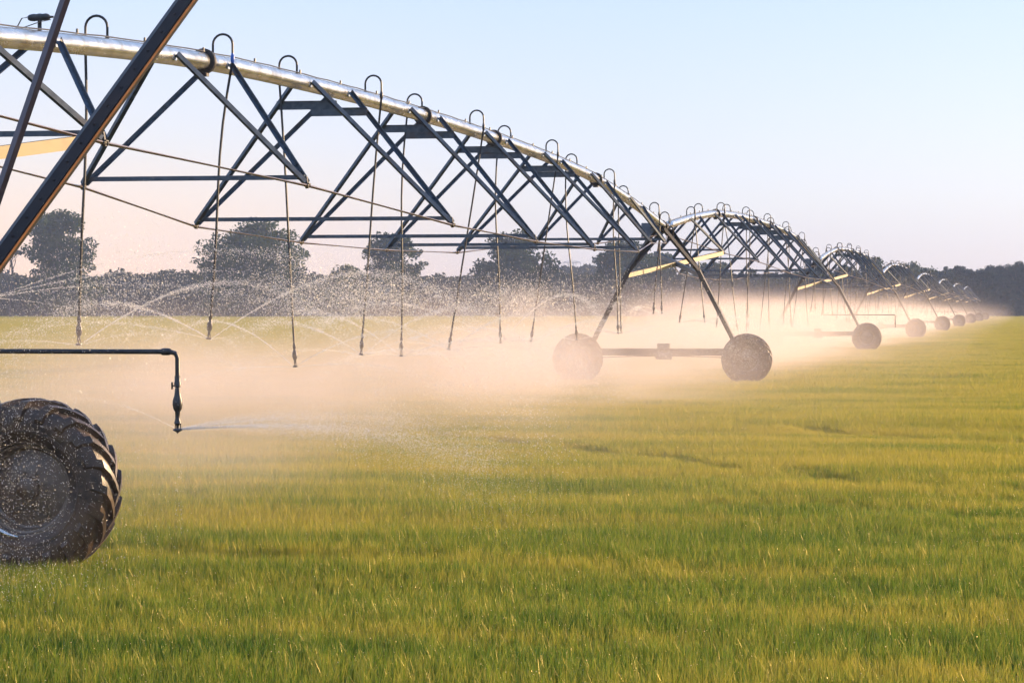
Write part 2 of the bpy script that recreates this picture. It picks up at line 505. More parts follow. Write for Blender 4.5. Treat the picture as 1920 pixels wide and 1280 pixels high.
def make_span(drops, first=False):
    root = empty('irrigation_span', (XP, Y1, 0))
    # pipe
    pm = MB()
    n = 54
    pm.tube([(0, 0.25 + (SPAN - 0.5) * k / n, pipe_z((0.25 + (SPAN - 0.5) * k / n) / SPAN)) for k in range(n + 1)], PR, 20)
    for k in range(1, 9):               # welded saddle plates at the truss joints
        for e in (-1.0, 1.0):
            y = k * SPAN / 9 + e
            z = pipe_z(y / SPAN)
            pm.beam((-0.105, y, z - 0.02), (0.105, y, z - 0.02), 0.09, 0.07)
    pipe = pm.build('pipe', M['galv'], root, True)
    cb = MB()
    cb.tube([(0.035, y, pipe_z(y / SPAN) + PR + 0.004 + 0.008 * math.sin(y * 2.1) ** 2) for y in [0.3 + (SPAN - 0.6) * k / 90 for k in range(91)]], 0.008, 6)
    for k in range(24):
        y = 1.2 + k * 2.07
        z = pipe_z(y / SPAN)
        cb.lathe([(0, 0), (0, 0.014), (0.05, 0.012), (0.055, 0.0)], (0.03, y, z + PR), (0, 0, 1), 8)
    cb.build('power_cable', M['plastic'], pipe, True)
    for k in (2, 4, 5, 7):
        y = k * SPAN / 9 + 0.35
        z = pipe_z(y / SPAN)
        f = MB()
        f.lathe([(-0.03, PR - .01), (-0.03, PR + 0.045), (-0.006, PR + 0.045), (-0.006, PR + .03), (0.006, PR + .03), (0.006, PR + 0.045), (0.03, PR + 0.045), (0.03, PR - .01)], (0, y, z), (0, 1, 0), 28)
        for q in range(8):
            a = q * math.pi / 4
            f.tube([(math.cos(a) * (PR + .028), y - .05, z + math.sin(a) * (PR + .028)), (math.cos(a) * (PR + .028), y + .05, z + math.sin(a) * (PR + .028))], 0.009, 6)
        f.beam((-.05, y, z - PR - .05), (.05, y, z - PR - .05), .1, .04)
        f.build('flange', M['leg'], pipe, True)
    # truss: per bay two V pairs, a bottom tie and short struts under the pipe
    W = 0.050
    for k in range(1, 9):
        y = k * SPAN / 9
        bw, bz = BW[k], BZ[k]
        for s in (-1, 1):
            for e in (-1.0, 1.0):
                yt = y + e
                zt = pipe_z(yt / SPAN)
                b = MB()
                b.angle((s * 0.115, yt, zt + 0.02), (s * (bw + 0.015), y + e * 0.05, bz - 0.03), W, 0.007, (s * 0.6, -1 if e < 0 else 1, 0.4), s * (1 if e > 0 else -1))
                top = Vector((s * 0.115, yt, zt + 0.02)); bot = Vector((s * (bw + 0.015), y + e * 0.05, bz - 0.03))
                dd = (bot - top).normalized()
                for q in (0.18, 0.30):   # bolts near the foot
                    c = bot - dd * q
                    b.tube([c - Vector((0, .02 * e, 0)), c + Vector((0, .03 * e, 0))], 0.011, 6)
                b.build('truss_brace', M['steel'], root)
        t = MB()
        t.angle((-bw, y, bz + 0.02), (bw, y, bz + 0.02), 0.052, 0.007, (0, -1, 0), 1)
        t.build('cross_tie', M['steel'], root)
        if 3 <= k <= 6:
            for e in (-1.0, 1.0):
                zt = pipe_z((y + e) / SPAN)
                f = 0.30 / (zt - bz)
                xw = 0.115 + (bw - .1) * f
                q = MB()
                yy = y + e * (1 - f)
                q.prism((-xw, yy, zt - 0.27), (xw, yy, zt - 0.27), [(-.004, -.055), (.004, -.055), (.004, .047), (.03, .047), (.03, .055), (-.004, .055)], (0, 0, 1))
                q.build('strut_plate', M['steel'], root)
    for s in (-1, 1):
        r = MB()
        pts = [Vector((s * 0.14, 0.35, 3.72))] + [Vector((s * (BW[k] + 0.03), k * SPAN / 9, BZ[k] - 0.07)) for k in range(1, 9)] + [Vector((s * 0.14, SPAN - 0.35, 3.70))]
        for a, b in zip(pts[:-1], pts[1:]):
            r.tube([a, b], 0.0175, 8)
        rod = r.build('truss_rod', M['rod'], root, True)
        for p in pts[1:-1]:
            q = MB()
            q.lathe([(-.05, 0.0), (-.05, .024), (-.02, .030), (-.02, .022), (.02, .022), (.02, .030), (.05, .024), (.05, 0)], p, (s * .05, 1, -.03), 10)
            q.beam(p + Vector((0, 0, -.03)), p + Vector((-s * .02, 0, .10)), .035, .05, (0, 1, 0))
            q.beam(p + Vector((0, -.04, .02)), p + Vector((0, .04, .02)), .06, .014, (0, 0, 1))
            q.build('rod_clamp', M['leg'], rod, True)
    for i, (side, dx, ze) in enumerate(drops):
        make_drop(root, 0.022 + i * 0.0714, side, dx, ze, random.uniform(-0.10, 0.12), first and i == 3)
    return root


SPAN_LABELS = [
    'long arched pipe span on triangular trusses, nearest one, filling the upper left',
    'arched pipe span between the nearest misty tower in view and the second one',
    'third arched pipe span, low arch right of the second hump',
    'fourth arched pipe span, small bright hump in front of the rounded treetops',
    'fifth arched pipe span, tiny hump before the gap in the treeline',
    'sixth arched pipe span, tiny hump at the left end of the dark forest',
    'seventh arched pipe span, very small hump against the dark forest',
    'eighth and last arched pipe span, farthest hump before the forest',
]
sp1 = make_span(DROPS, True)
tag(sp1, SPAN_LABELS[0], 'irrigation span', 'arched spans of the irrigation machine')
# junction connector on the first pipe
yj = (0.517 - 0.39) * 50 / CY
zj = pipe_z(yj / SPAN) + PR
cn = MB()
cn.tube([(0.0, yj, zj - .01), (0.0, yj, zj + .10)], 0.02, 10)
cn.lathe([(-.11, .0), (-.11, .018), (-.09, .03), (-.05, .036), (-.03, .032), (0, .038), (.03, .032), (.06, .036), (.085, .028), (.10, .012), (.13, .010), (.13, 0)], (0.0, yj, zj + .12), (1, .25, .05), 12)
cn.tube([(-.11, yj - .03, zj + .12), (-.16, yj - .04, zj + .11), (-.22, yj - .02, zj + .02), (-.24, yj, zj - .03)], .006, 6)
cn.tube([(.10, yj + .02, zj + .10), (0, yj - .08, zj + .06), (-.10, yj - .12, zj + .02), (-.2, yj - .1, zj - .01)], .005, 6)
pipe1 = [c for c in sp1.children if c.name.startswith('pipe')][0]
cn.build('cable_connector', M['plastic'], pipe1, True)

dr2 = []
for i in range(14):
    ze = 1.75 if i in (0, 13) else (1.5 if i in (1, 2) else random.uniform(1.12, 1.34))
    dr2.append((-1 if i % 2 == 0 else 1, random.uniform(-.25, .2), ze))
sp2 = make_span(dr2)
sp2.location.y = Y1 + SPAN
tag(sp2, SPAN_LABELS[1], 'irrigation span', 'arched spans of the irrigation machine')
for i in range(2, NT_ - 1):
    c = copy_tree(sp2)
    c.location.y = Y1 + SPAN * i
    tag(c, SPAN_LABELS[i])


# ------------------------------------------------------------------ towers
def make_tyre():
    """tractor tyre lying round the Y axis: carcass and chevron lugs, one mesh"""
    t = MB()
    Rt, w = 0.60, 0.19
    prof = [(-.13, .315), (-.165, .345), (-.188, .41), (-.195, .47), (-.185, .535), (-.155, .578), (-.09, .596), (0, .602), (.09, .596), (.155, .578), (.185, .535), (.195, .47), (.188, .41), (.165, .345), (.13, .315)]
    t.lathe(prof, (0, 0, 0), (0, 1, 0), 64)
    nl = 20
    for k in range(nl):
        for s in (-1, 1):
            a0 = 2 * math.pi * (k + (0.5 if s > 0 else 0)) / nl
            rows = []
            for q, (yy, rad, lift) in enumerate([(-.02, .600, .036), (.05, .598, .038), (.11, .590, .040), (.155, .577, .040), (.186, .540, .034), (.197, .495, .020)]):
                ac = a0 + 0.36 * (yy + .02) / .2
                hw = 0.052 + 0.018 * q / 5
                r0, r1 = rad - 0.02, rad + lift
                if q >= 4:
                    r1 = rad + lift * .5
                y0 = s * yy
                y1 = s * (yy + (0.012 if q >= 3 else 0) + (0.008 if q >= 4 else 0))
                rows.append([(math.cos(ac - hw) * r0, y0, math.sin(ac - hw) * r0), (math.cos(ac - hw * .75) * r1, y1, math.sin(ac - hw * .75) * r1),
                             (math.cos(ac + hw * .75) * r1, y1, math.sin(ac + hw * .75) * r1), (math.cos(ac + hw) * r0, y0, math.sin(ac + hw) * r0)])
            vs = [p for rw in rows for p in rw]
            fs = []
            for q in range(5):
                for c in range(3):
                    f = (q * 4 + c, q * 4 + c + 1, q * 4 + 4 + c + 1, q * 4 + 4 + c)
                    fs.append(f if s > 0 else f[::-1])
            fs += [(0, 3, 2, 1), (20, 21, 22, 23)]
            t.add(vs, fs)
    for yy in (-.188, .188):      # raised ring on the side walls
        t.lathe([(yy * .99, .40), (yy * 1.02, .405), (yy * 1.02, .42), (yy * .99, .425)], (0, 0, 0), (0, 1, 0), 48)
    return t


def make_rim():
    r = MB()
    r.lathe([(-.150, .325), (-.155, .345), (-.140, .350), (-.128, .325), (-.12, .30), (-.04, .285), (-.03, .27), (-.045, .20), (-.075, .13), (-.075, .0)], (0, 0, 0), (0, 1, 0), 48)
    r.lathe([(.150, .325), (.155, .345), (.140, .350), (.128, .325), (.12, .30), (.03, .285), (.0, .27), (.0, .0)], (0, 0, 0), (0, 1, 0), 48)
    r.lathe([(-.075, .085), (-.11, .08), (-.125, .06), (-.13, 0)], (0, 0, 0), (0, 1, 0), 24)
    for k in range(8):
        a = k * math.pi / 4 + .2
        c = Vector((math.cos(a) * .115, 0, math.sin(a) * .115))
        r.tube([c + Vector((0, -.06, 0)), c + Vector((0, -.098, 0))], .013, 6)
    return r


def make_tower(boom, shift=0.0):
    root = empty('drive_tower', (XP, Y1, 0))
    for s in (-1, 1):
        lg = MB()
        mrg = Vector((s * 0.89, 0, 2.83)); ft = Vector((s * 1.90, 0, 0.84))
        for e in (-1, 1):
            lg.angle((s * 0.10, e * 0.72, 3.86), mrg + Vector((0, e * .035, 0)), 0.085, 0.009, (s, e, 0.3), s * e)
            lg.angle(mrg + Vector((0, e * .035, 0)), ft + Vector((0, e * .035, 0)), 0.10, 0.010, (s, e * .2, 0.3), s * e)
        lg.beam(mrg + Vector((s * .1, 0, -.22)), mrg + Vector((s * .02, 0, -.04)), .13, .03, (0, 1, 0))
        lg.beam(ft + Vector((-s * .02, 0, .12)), ft + Vector((s * .04, 0, -.06)), .16, .16, (0, 1, 0))
        lg.build('leg', M['leg'], root)
    bb = MB()
    bb.beam((-1.98, 0, 0.79), (1.98, 0, 0.79), 0.13, 0.175, (0, 0, 1))
    for q in (-1.6, -.9, .9, 1.6):
        bb.beam((q, -.07, .79), (q, .07, .79), .03, .2, (0, 0, 1))
    bb.build('base_beam', M['leg'], root)
    mo = MB()
    mo.beam((-.14, -.0, .92), (.16, 0, .92), .2, .17, (0, 0, 1))
    mo.lathe([(-.2, 0), (-.2, .07), (-.17, .1), (.2, .1), (.22, .08), (.22, 0)], (0, 0, .70), (1, 0, 0), 20)
    mo.tube([(.2, .02, .70), (1.9, .02, .64)], .022, 8)
    mo.tube([(-.2, .02, .70), (-1.9, .02, .64)], .022, 8)
    mo.build('gear_motor', M['leg'], root, True)
    for s in (-1, 1):
        gb = MB()
        gb.lathe([(-.2, .0), (-.2, .09), (-.16, .13), (0, .15), (.06, .13), (.08, .0)], (s * 2.13, -.02, .625), (0, 1, 0), 20)
        gb.beam((s * 1.9, 0, .74), (s * 2.15, 0, .66), .12, .16, (0, 0, 1))
        gb.build('gearbox', M['leg'], root, True)
        wh = empty('wheel', (s * 2.13, -.28, .625)); wh.parent = root
        ty = copy_tree(TYRE, wh) if TYRE else None
        rm = copy_tree(RIM, wh)
        ty.rotation_euler.y = random.uniform(0, 6.28); rm.rotation_euler.y = random.uniform(0, 6.28)
    jt = MB()
    for k in range(5):
        jt.lathe([(-.03, PR), (-.028, PR + .028), (.028, PR + .028), (.03, PR)], (0, -.17 + k * .085, 3.94), (0, 1, 0), 24)
    jt.beam((-.13, -.72, 3.86), (.13, -.72, 3.86), .08, .06)
    jt.beam((-.13, .72, 3.86), (.13, .72, 3.86), .08, .06)
    jt.lathe([(0, .05), (.06, .05), (.06, .03), (.08, 0)], (0, 0, 4.02), (0, 0, 1), 14)
    jt.tube([(0, -.72, 3.94), (0, .72, 3.94)], PR * .97, 16)
    jt.tube([(0.02, -.3, 4.02), (.25, -.1, 3.9), (.22, .1, 3.7), (.05, .2, 3.55)], .02, 8)
    jt.build('pipe_joint', M['rust'], root, True)
    cbx = MB()
    cbx.beam((-.38, -.25, 3.66), (-.38, -.25, 4.02), .26, .26, (0, 1, 0))
    cbx.tube([(-.34, -.25, 4.0), (-.25, -.2, 4.10), (-.05, -.1, 4.06)], .012, 6)
    cbx.beam((-.20, -.25, 3.70), (-.08, -.25, 3.80), .05, .05, (0, 1, 0))
    cbx.build('control_box', M['box'], root)
    # crossing braces from the legs to the first truss corners beyond the tower
    for s in (-1, 1):
        br = MB()
        a = Vector((-s * 0.93, .06, 2.72)); b = Vector((s * (BW[1] + .02), SPAN / 9 - .45 - shift, BZ[1] - 0.08))
        br.prism(a, b, [(-.05, -.055), (-.043, -.055), (-.043, .055), (.05, .055), (.05, .055), (-.05, .055)][::-1] if s < 0 else
                 [(.05, -.055), (.05, .055), (-.05, .055), (-.05, .055), (.043, .055), (.043, -.055)], (0, 0, 1))
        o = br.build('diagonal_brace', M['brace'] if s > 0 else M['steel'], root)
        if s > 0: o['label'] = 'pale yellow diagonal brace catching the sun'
    if boom:
        bm = MB()
        by = boom[0]
        bm.tube([(.0, by, 2.35), (0.0, by, 1.62), (.03, by, 1.59), (3.12, by, 1.59), (3.16, by, 1.578), (3.175, by, 1.545), (3.175, by, 1.40)], .0175, 10)
        bm.lathe([(0, .024), (.03, .026), (.06, .024)], (3.12, by, 1.59), (-1, 0, 0), 12)
        bm.tube([(.0, by, 2.3), (0.0, by, 3.8)], .0135, 8)
        bm.tube([(.9, 0, 2.75), (1.0, by, 1.61)], .006, 5)
        pb = bm.build('sprinkler_boom', M['rubber'], root, True)
        hd = MB()
        c = (3.175, by, 1.42)
        hd.lathe([(0, .0), (0, .021), (.04, .021), (.045, .024), (.075, .024), (.08, .018), (.11, .02), (.14, .024), (.175, .035), (.205, .036), (.235, .030), (.255, .018), (.30, .017), (.315, .020), (.335, .026), (.345, .015), (.355, .010), (.37, .010), (.375, .03), (.385, .034), (.392, .02), (.40, .008), (.41, 0)], c, (0, 0, -1), 16)
        hd.tube([(3.14, by, 1.35), (3.175, by, 1.35)], .007, 6)
        hd.beam((3.135, by, 1.325), (3.135, by, 1.375), .012, .012)
        for a in (0, 2.1, 4.2):
            hd.tube([(3.175 + math.cos(a) * .022, by + math.sin(a) * .022, 1.085), (3.175 + math.cos(a) * .022, by + math.sin(a) * .022, 1.04)], .0035, 5)
        hd.build('sprinkler_head', M['plastic'], pb, True)
    return root


tyre_mb, rim_mb = make_tyre(), make_rim()
TYRE = tyre_mb.build('tyre', M['tyre'], None, True)
RIM = rim_mb.build('rim', M['rim'], None, True)

TOWER_LABELS = [
    'nearest tower, only its big dirty lugged tyre and sprinkler boom in view',
    'wheeled steel tower standing in thick mist between the first and second arched spans',
    'third steel tower on wheels, right of the dense mist, with a sprinkler boom beside it',
    'fourth steel tower with pale mist over its wheel, one beyond the boomed tower',
    'fifth steel tower with small dim wheel and thin sprinkler boom far along row',
    'sixth steel tower, its wheel nearly lost in the bright mist',
    'seventh steel tower, hidden in mist before the dark forest',
    'eighth steel tower, tiny one before the last span',
    'ninth and farthest steel tower at the end of the last span',
]
ta = make_tower((-0.18,), 0.83)
ta.location.y = Y1 + 0.83
re_ = MB()  # pale arc added as the sunlit highlight on the rim flange
re_.tube([(math.cos(a) * .338, -.185, math.sin(a) * .338) for a in [R(206 + 5.8 * k) for k in range(11)]], [.012, .022, .026, .025, .025, .025, .025, .023, .016, .012, .006], 8)
wh1 = [c for c in ta.children if c.name.startswith('wheel')][-1]
re_.build('sunlit_rim_arc', M['galv'], wh1, True)
tag(ta, TOWER_LABELS[0], 'irrigation tower', 'wheeled towers carrying the irrigation pipe')
tb = make_tower(None)
tb.location.y = Y1 + SPAN
tag(tb, TOWER_LABELS[1], 'irrigation tower', 'wheeled towers carrying the irrigation pipe')
tc_ = make_tower((3.2,))
tc_.location.y = Y1 + 2 * SPAN
tag(tc_, TOWER_LABELS[2], 'irrigation tower', 'wheeled towers carrying the irrigation pipe')
for i in range(3, NT_):
    c = copy_tree(tc_ if i % 2 == 0 else tb)
    c.location.y = Y1 + i * SPAN
    tag(c, TOWER_LABELS[i])
bpy.data.objects.remove(TYRE)
bpy.data.objects.remove(RIM)

# ------------------------------------------------------------------ dark leaning frame at the upper left, nearer than the pipe
fr = empty('steel_frame', tuple(p3(-330, 577, 14.6).xy) + (0,))
base = Vector(fr.location)
J = p3(-70, 575, 14.4) - base
for nm, top, wd, hint in (('thick_strut', p3(540, -262, 14.9) - base, 0.088, (-0.3, -1, .5)), ('thin_strut', p3(218, -262, 14.1) - base, 0.054, (1, -1, 0))):
    b = MB()
    if wd > .06:
        b.prism(J, top, [(-.047, -.03), (-.047, -.005), (-.016, .042), (.038, .034), (.050, .014), (.050, -.03)], (0, -1, 0))
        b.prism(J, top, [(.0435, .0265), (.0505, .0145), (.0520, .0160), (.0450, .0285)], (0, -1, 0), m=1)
        for q in range(24):
            c = J.lerp(top, .03 + q * .041)
            b.lathe([(0, .006), (.045, .006), (.046, 0)], c + Vector((.012, -.002, 0)), (0, -1, 0), 6)
    else:
        b.angle(J, top, wd, .006, (-1, -1, 0), 1)
    o = b.build('strut', [M['rust'], M['sunlit_rust_edge']] if wd > .06 else M['thin'], fr)
    o['label'] = 'thick strut with sunlit rusty edge crossing in front of the pipe' if wd > .06 else 'thinner steeper steel strut at the left edge'
b = MB()
b.beam(J + Vector((.02, 0, .03)), Vector((0, 0, 0.02)), .12, .10, (0, 1, 0))
b.build('leg', M['rust'], fr)
b = MB()
b.beam((-.2, -.2, .02), (.2, .2, .02), .35, .04)
b.build('foot_plate', M['rust'], fr)
b = MB()
b.beam(p3(150, -255, 14.1) - base, p3(600, -255, 14.9) - base, .09, .12)
b.build('top_beam', M['rust'], fr)
tag(fr, 'dark rusty steel struts spreading upward across the top left, in front of the pipe', 'steel frame')

# ------------------------------------------------------------------ ground
def fz(x, y):
    return 0.0


g = MB()
nx, ny = 40, 60
for j in range(ny + 1):
    for i in range(nx + 1):
        g.v.append((-700 + 1100 * i / nx, -60 + 1260 * j / ny, 0))
for j in range(ny):
    for i in range(nx):
        a = j * (nx + 1) + i
        g.f.append((a, a + 1, a + nx + 2, a + nx + 1)); g.mi.append(0)
go = g.build('ground', M['soil'])
tag(go, kind='structure')


# grass tiles: real blades, three sizes of tile
def blade_tile(name, size, nbl, width, hmin, hmax, seg2=True):
    n = nbl
    x = rng.uniform(-size / 2 * 1.12, size / 2 * 1.12, n); y = rng.uniform(-size / 2 * 1.12, size / 2 * 1.12, n)
    # tufts
    nt_ = max(6, int(n / 14))
    tx = rng.uniform(-size / 2 * 1.08, size / 2 * 1.08, nt_); ty = rng.uniform(-size / 2 * 1.08, size / 2 * 1.08, nt_)
    idx = rng.integers(0, nt_, n)
    mk = rng.random(n) < 0.6
    sp = size / math.sqrt(nt_) * 0.35
    x = np.where(mk, tx[idx] + rng.normal(0, sp, n), x); y = np.where(mk, ty[idx] + rng.normal(0, sp, n), y)
    th = rng.uniform(0.75, 1.15, nt_)[idx]
    h = rng.uniform(hmin, hmax, n) * np.where(mk, th, 0.9)
    az = rng.uniform(0, 2 * np.pi, n); lean = np.minimum(rng.gamma(2.0, 0.105, n), 0.38) * h
    fa = rng.uniform(0, 2 * np.pi, n)
    wd = width * rng.uniform(0.6, 1.3, n)
    dx, dy = np.cos(fa) * wd / 2, np.sin(fa) * wd / 2
    lx, ly = np.cos(az) * lean, np.sin(az) * lean
    z0 = np.zeros(n)
    P = [np.stack([x - dx, y - dy, z0], 1), np.stack([x + dx, y + dy, z0], 1),
         np.stack([x + dx * .85 + lx * .3, y + dy * .85 + ly * .3, h * .55], 1), np.stack([x - dx * .85 + lx * .3, y - dy * .85 + ly * .3, h * .55], 1),
         np.stack([x + lx - dx * .12, y + ly - dy * .12, h * (1 - 0.15 * lean / h)], 1), np.stack([x + lx + dx * .12, y + ly + dy * .12, h * (1 - 0.15 * lean / h)], 1)]
    V = np.stack(P, 1).reshape(-1, 3)
    b = np.arange(n)[:, None] * 6
    F = np.concatenate([b + np.array([[0, 1, 2, 3]]), b + np.array([[3, 2, 5, 4]])], 0)
    tint = np.repeat(rng.random(n), 6)
    up = np.tile(np.array([0, 0, .55, .55, 1, 1]), n)
    me = np_mesh(name, V, F, M['grass'], False, {'tint': tint, 'up': up})
    return bpy.data.objects.new(name, me)


RUTS = [[(600, 812), (800, 822), (1200, 862), (1500, 905), (1700, 925), (1990, 935)],
        [(1050, 790), (1300, 800), (1500, 812), (1700, 828), (1990, 842)],
        [(1350, 962), (1600, 965), (1800, 985), (1990, 990)],
        [(150, 1052), (450, 1062), (800, 1070)],
        [(1650, 645), (1800, 655), (1990, 668)], [(1500, 700), (1750, 712), (1990, 722)], [(1700, 622), (1990, 628)]]
RUTW = [np.array([gplace(*p) for p in r]) for r in RUTS]


def rut_dist(p):
    d = np.full(len(p), 1e9)
    for r in RUTW:
        for a, b in zip(r[:-1], r[1:]):
            ab = b - a
            t = np.clip(((p - a) @ ab) / (ab @ ab), 0, 1)
            d = np.minimum(d, np.linalg.norm(p - (a + t[:, None] * ab), axis=1))
    return d


def vnoise(p, s, seed):
    """smooth value noise on the plan"""
    r = np.random.default_rng(seed)
    T = r.random((64, 64))
    q = p * s
    i = np.floor(q).astype(int); f = q - i
    f = f * f * (3 - 2 * f)
    g = lambda a, b: T[(i[:, 0] + a) % 64, (i[:, 1] + b) % 64]
    return (g(0, 0) * (1 - f[:, 0]) + g(1, 0) * f[:, 0]) * (1 - f[:, 1]) + (g(0, 1) * (1 - f[:, 0]) + g(1, 1) * f[:, 0]) * f[:, 1]


def grass_field(tiles, size, d0, d1, margin):
    pts = []
    nj = int((d1 - d0) / size) + 1
    # rows along the view depth, jittered
    for j in range(nj):
        dep = d0 + (j + .5) * size
        hw = dep * 960 / FPX + margin + dep * .02
        ni = int(2 * hw / size) + 1
        for i in range(ni):
            xc = -hw + (i + .5) * size
            pts.append((xc * CY - dep * SY, xc * SY + dep * CY))
    p = np.array(pts)
    n = len(p)
    p = p + rng.uniform(-.12, .12, (n, 2)) * size
    hs = 0.66 + 0.42 * vnoise(p * np.array([.6, 1.0]), 0.75, 3) + 0.40 * vnoise(p * np.array([.35, 1.0]), 0.2, 5)
    if size < 5:
        rd = rut_dist(p)
        wR = 0.28 if size < 1 else 0.5
        k = np.clip((rd - wR * .5) / wR, 0, 1)
        hs = hs * (0.5 + 0.5 * k)
    me = bpy.data.meshes.new('grass')
    me.vertices.add(n)
    me.vertices.foreach_set('co', np.column_stack([p, np.zeros(n) - .004]).astype(np.float32).ravel())
    for nm, av in (('rotz', YAW + rng.integers(0, 4, n) * math.pi / 2 + rng.uniform(-.15, .15, n)), ('hs', hs)):
        at = me.attributes.new(nm, 'FLOAT', 'POINT'); at.data.foreach_set('value', av.astype(np.float32))
    at = me.attributes.new('pick', 'INT', 'POINT'); at.data.foreach_set('value', rng.integers(0, len(tiles), n).astype(np.int32))
    me.update()
    o = bpy.data.objects.new('grass', me)
    COL.objects.link(o)
    ng = bpy.data.node_groups.new('grass_scatter', 'GeometryNodeTree')
    ng.interface.new_socket('Geometry', in_out='INPUT', socket_type='NodeSocketGeometry')
    ng.interface.new_socket('Geometry', in_out='OUTPUT', socket_type='NodeSocketGeometry')
    gi = ng.nodes.new('NodeGroupInput'); gu = ng.nodes.new('NodeGroupOutput')
    jn = ng.nodes.new('GeometryNodeJoinGeometry')
    for t in tiles[::-1]:
        oi = ng.nodes.new('GeometryNodeObjectInfo'); oi.inputs['Object'].default_value = t
        oi.inputs['As Instance'].default_value = True
        ng.links.new(oi.outputs['Geometry'], jn.inputs[0])
    ip = ng.nodes.new('GeometryNodeInstanceOnPoints')
    ng.links.new(gi.outputs[0], ip.inputs['Points'])
    ng.links.new(jn.outputs[0], ip.inputs['Instance'])
    ip.inputs['Pick Instance'].default_value = True

    def attr(name, ty):
        a = ng.nodes.new('GeometryNodeInputNamedAttribute'); a.data_type = ty
        a.inputs['Name'].default_value = name
        return a.outputs['Attribute']
    ng.links.new(attr('pick', 'INT'), ip.inputs['Instance Index'])
    c1 = ng.nodes.new('ShaderNodeCombineXYZ'); ng.links.new(attr('rotz', 'FLOAT'), c1.inputs['Z'])
    ng.links.new(c1.outputs[0], ip.inputs['Rotation'])
    c2 = ng.nodes.new('ShaderNodeCombineXYZ'); c2.inputs['X'].default_value = 1.04; c2.inputs['Y'].default_value = 1.04
    ng.links.new(attr('hs', 'FLOAT'), c2.inputs['Z'])
    ng.links.new(c2.outputs[0], ip.inputs['Scale'])
    ng.links.new(ip.outputs[0], gu.inputs[0])
    md = o.modifiers.new('scatter', 'NODES'); md.node_group = ng
    return o


near = [blade_tile('grass_tile', 0.6, 1500, 0.0046, 0.085, 0.165) for _ in range(5)]
mid = [blade_tile('grass_tile', 2.4, 6500, 0.009, 0.09, 0.16) for _ in range(3)]
far = [blade_tile('grass_tile', 9.0, 18000, 0.040, 0.10, 0.17) for _ in range(3)]
ga = grass_field(near, 0.6, 11.5, 60, 1.6)
tag(ga, 'knee-low bright green grass of the foreground field', kind='stuff')
gb_ = grass_field(mid, 2.4, 60, 190, 6)
tag(gb_, 'yellow-green grass of the middle field beside the towers', kind='stuff')
gc_ = grass_field(far, 9.0, 190, 610, 20)
tag(gc_, 'far yellow-green grass reaching to the trees', kind='stuff')


# ------------------------------------------------------------------ trees
def leaf_cloud(centres, radii, n, size, flat=0.8):
    """n leaf-clump quads spread through the volume of the blobs"""
    centres = np.array(centres); radii = np.array(radii)
    pr = radii ** 2.0; pr = pr / pr.sum()
    ci = rng.choice(len(centres), n, p=pr)
    d = rng.normal(0, 1, (n, 3)); d /= np.linalg.norm(d, axis=1)[:, None]
    r = rng.random(n) ** 0.45
    p = centres[ci] + d * (radii[ci] * r)[:, None] * np.array([1, 1, flat])
    u = rng.normal(0, 1, (n, 3)); u /= np.linalg.norm(u, axis=1)[:, None]
    v = np.cross(u, rng.normal(0, 1, (n, 3))); v /= np.linalg.norm(v, axis=1)[:, None]
    s = size * rng.uniform(.5, 1.4, n)[:, None]
    a, b = u * s * .5, v * s * .32
    V = np.stack([p - a, p - b * 1.0 + a * .1, p + a, p + b + a * .1], 1).reshape(-1, 3)
    F = np.arange(n * 4).reshape(-1, 4)
    tint = np.repeat((rng.uniform(-.15, .15, n) + rng.uniform(-.22, .22, len(centres))[ci]), 4)
    return V, F, tint


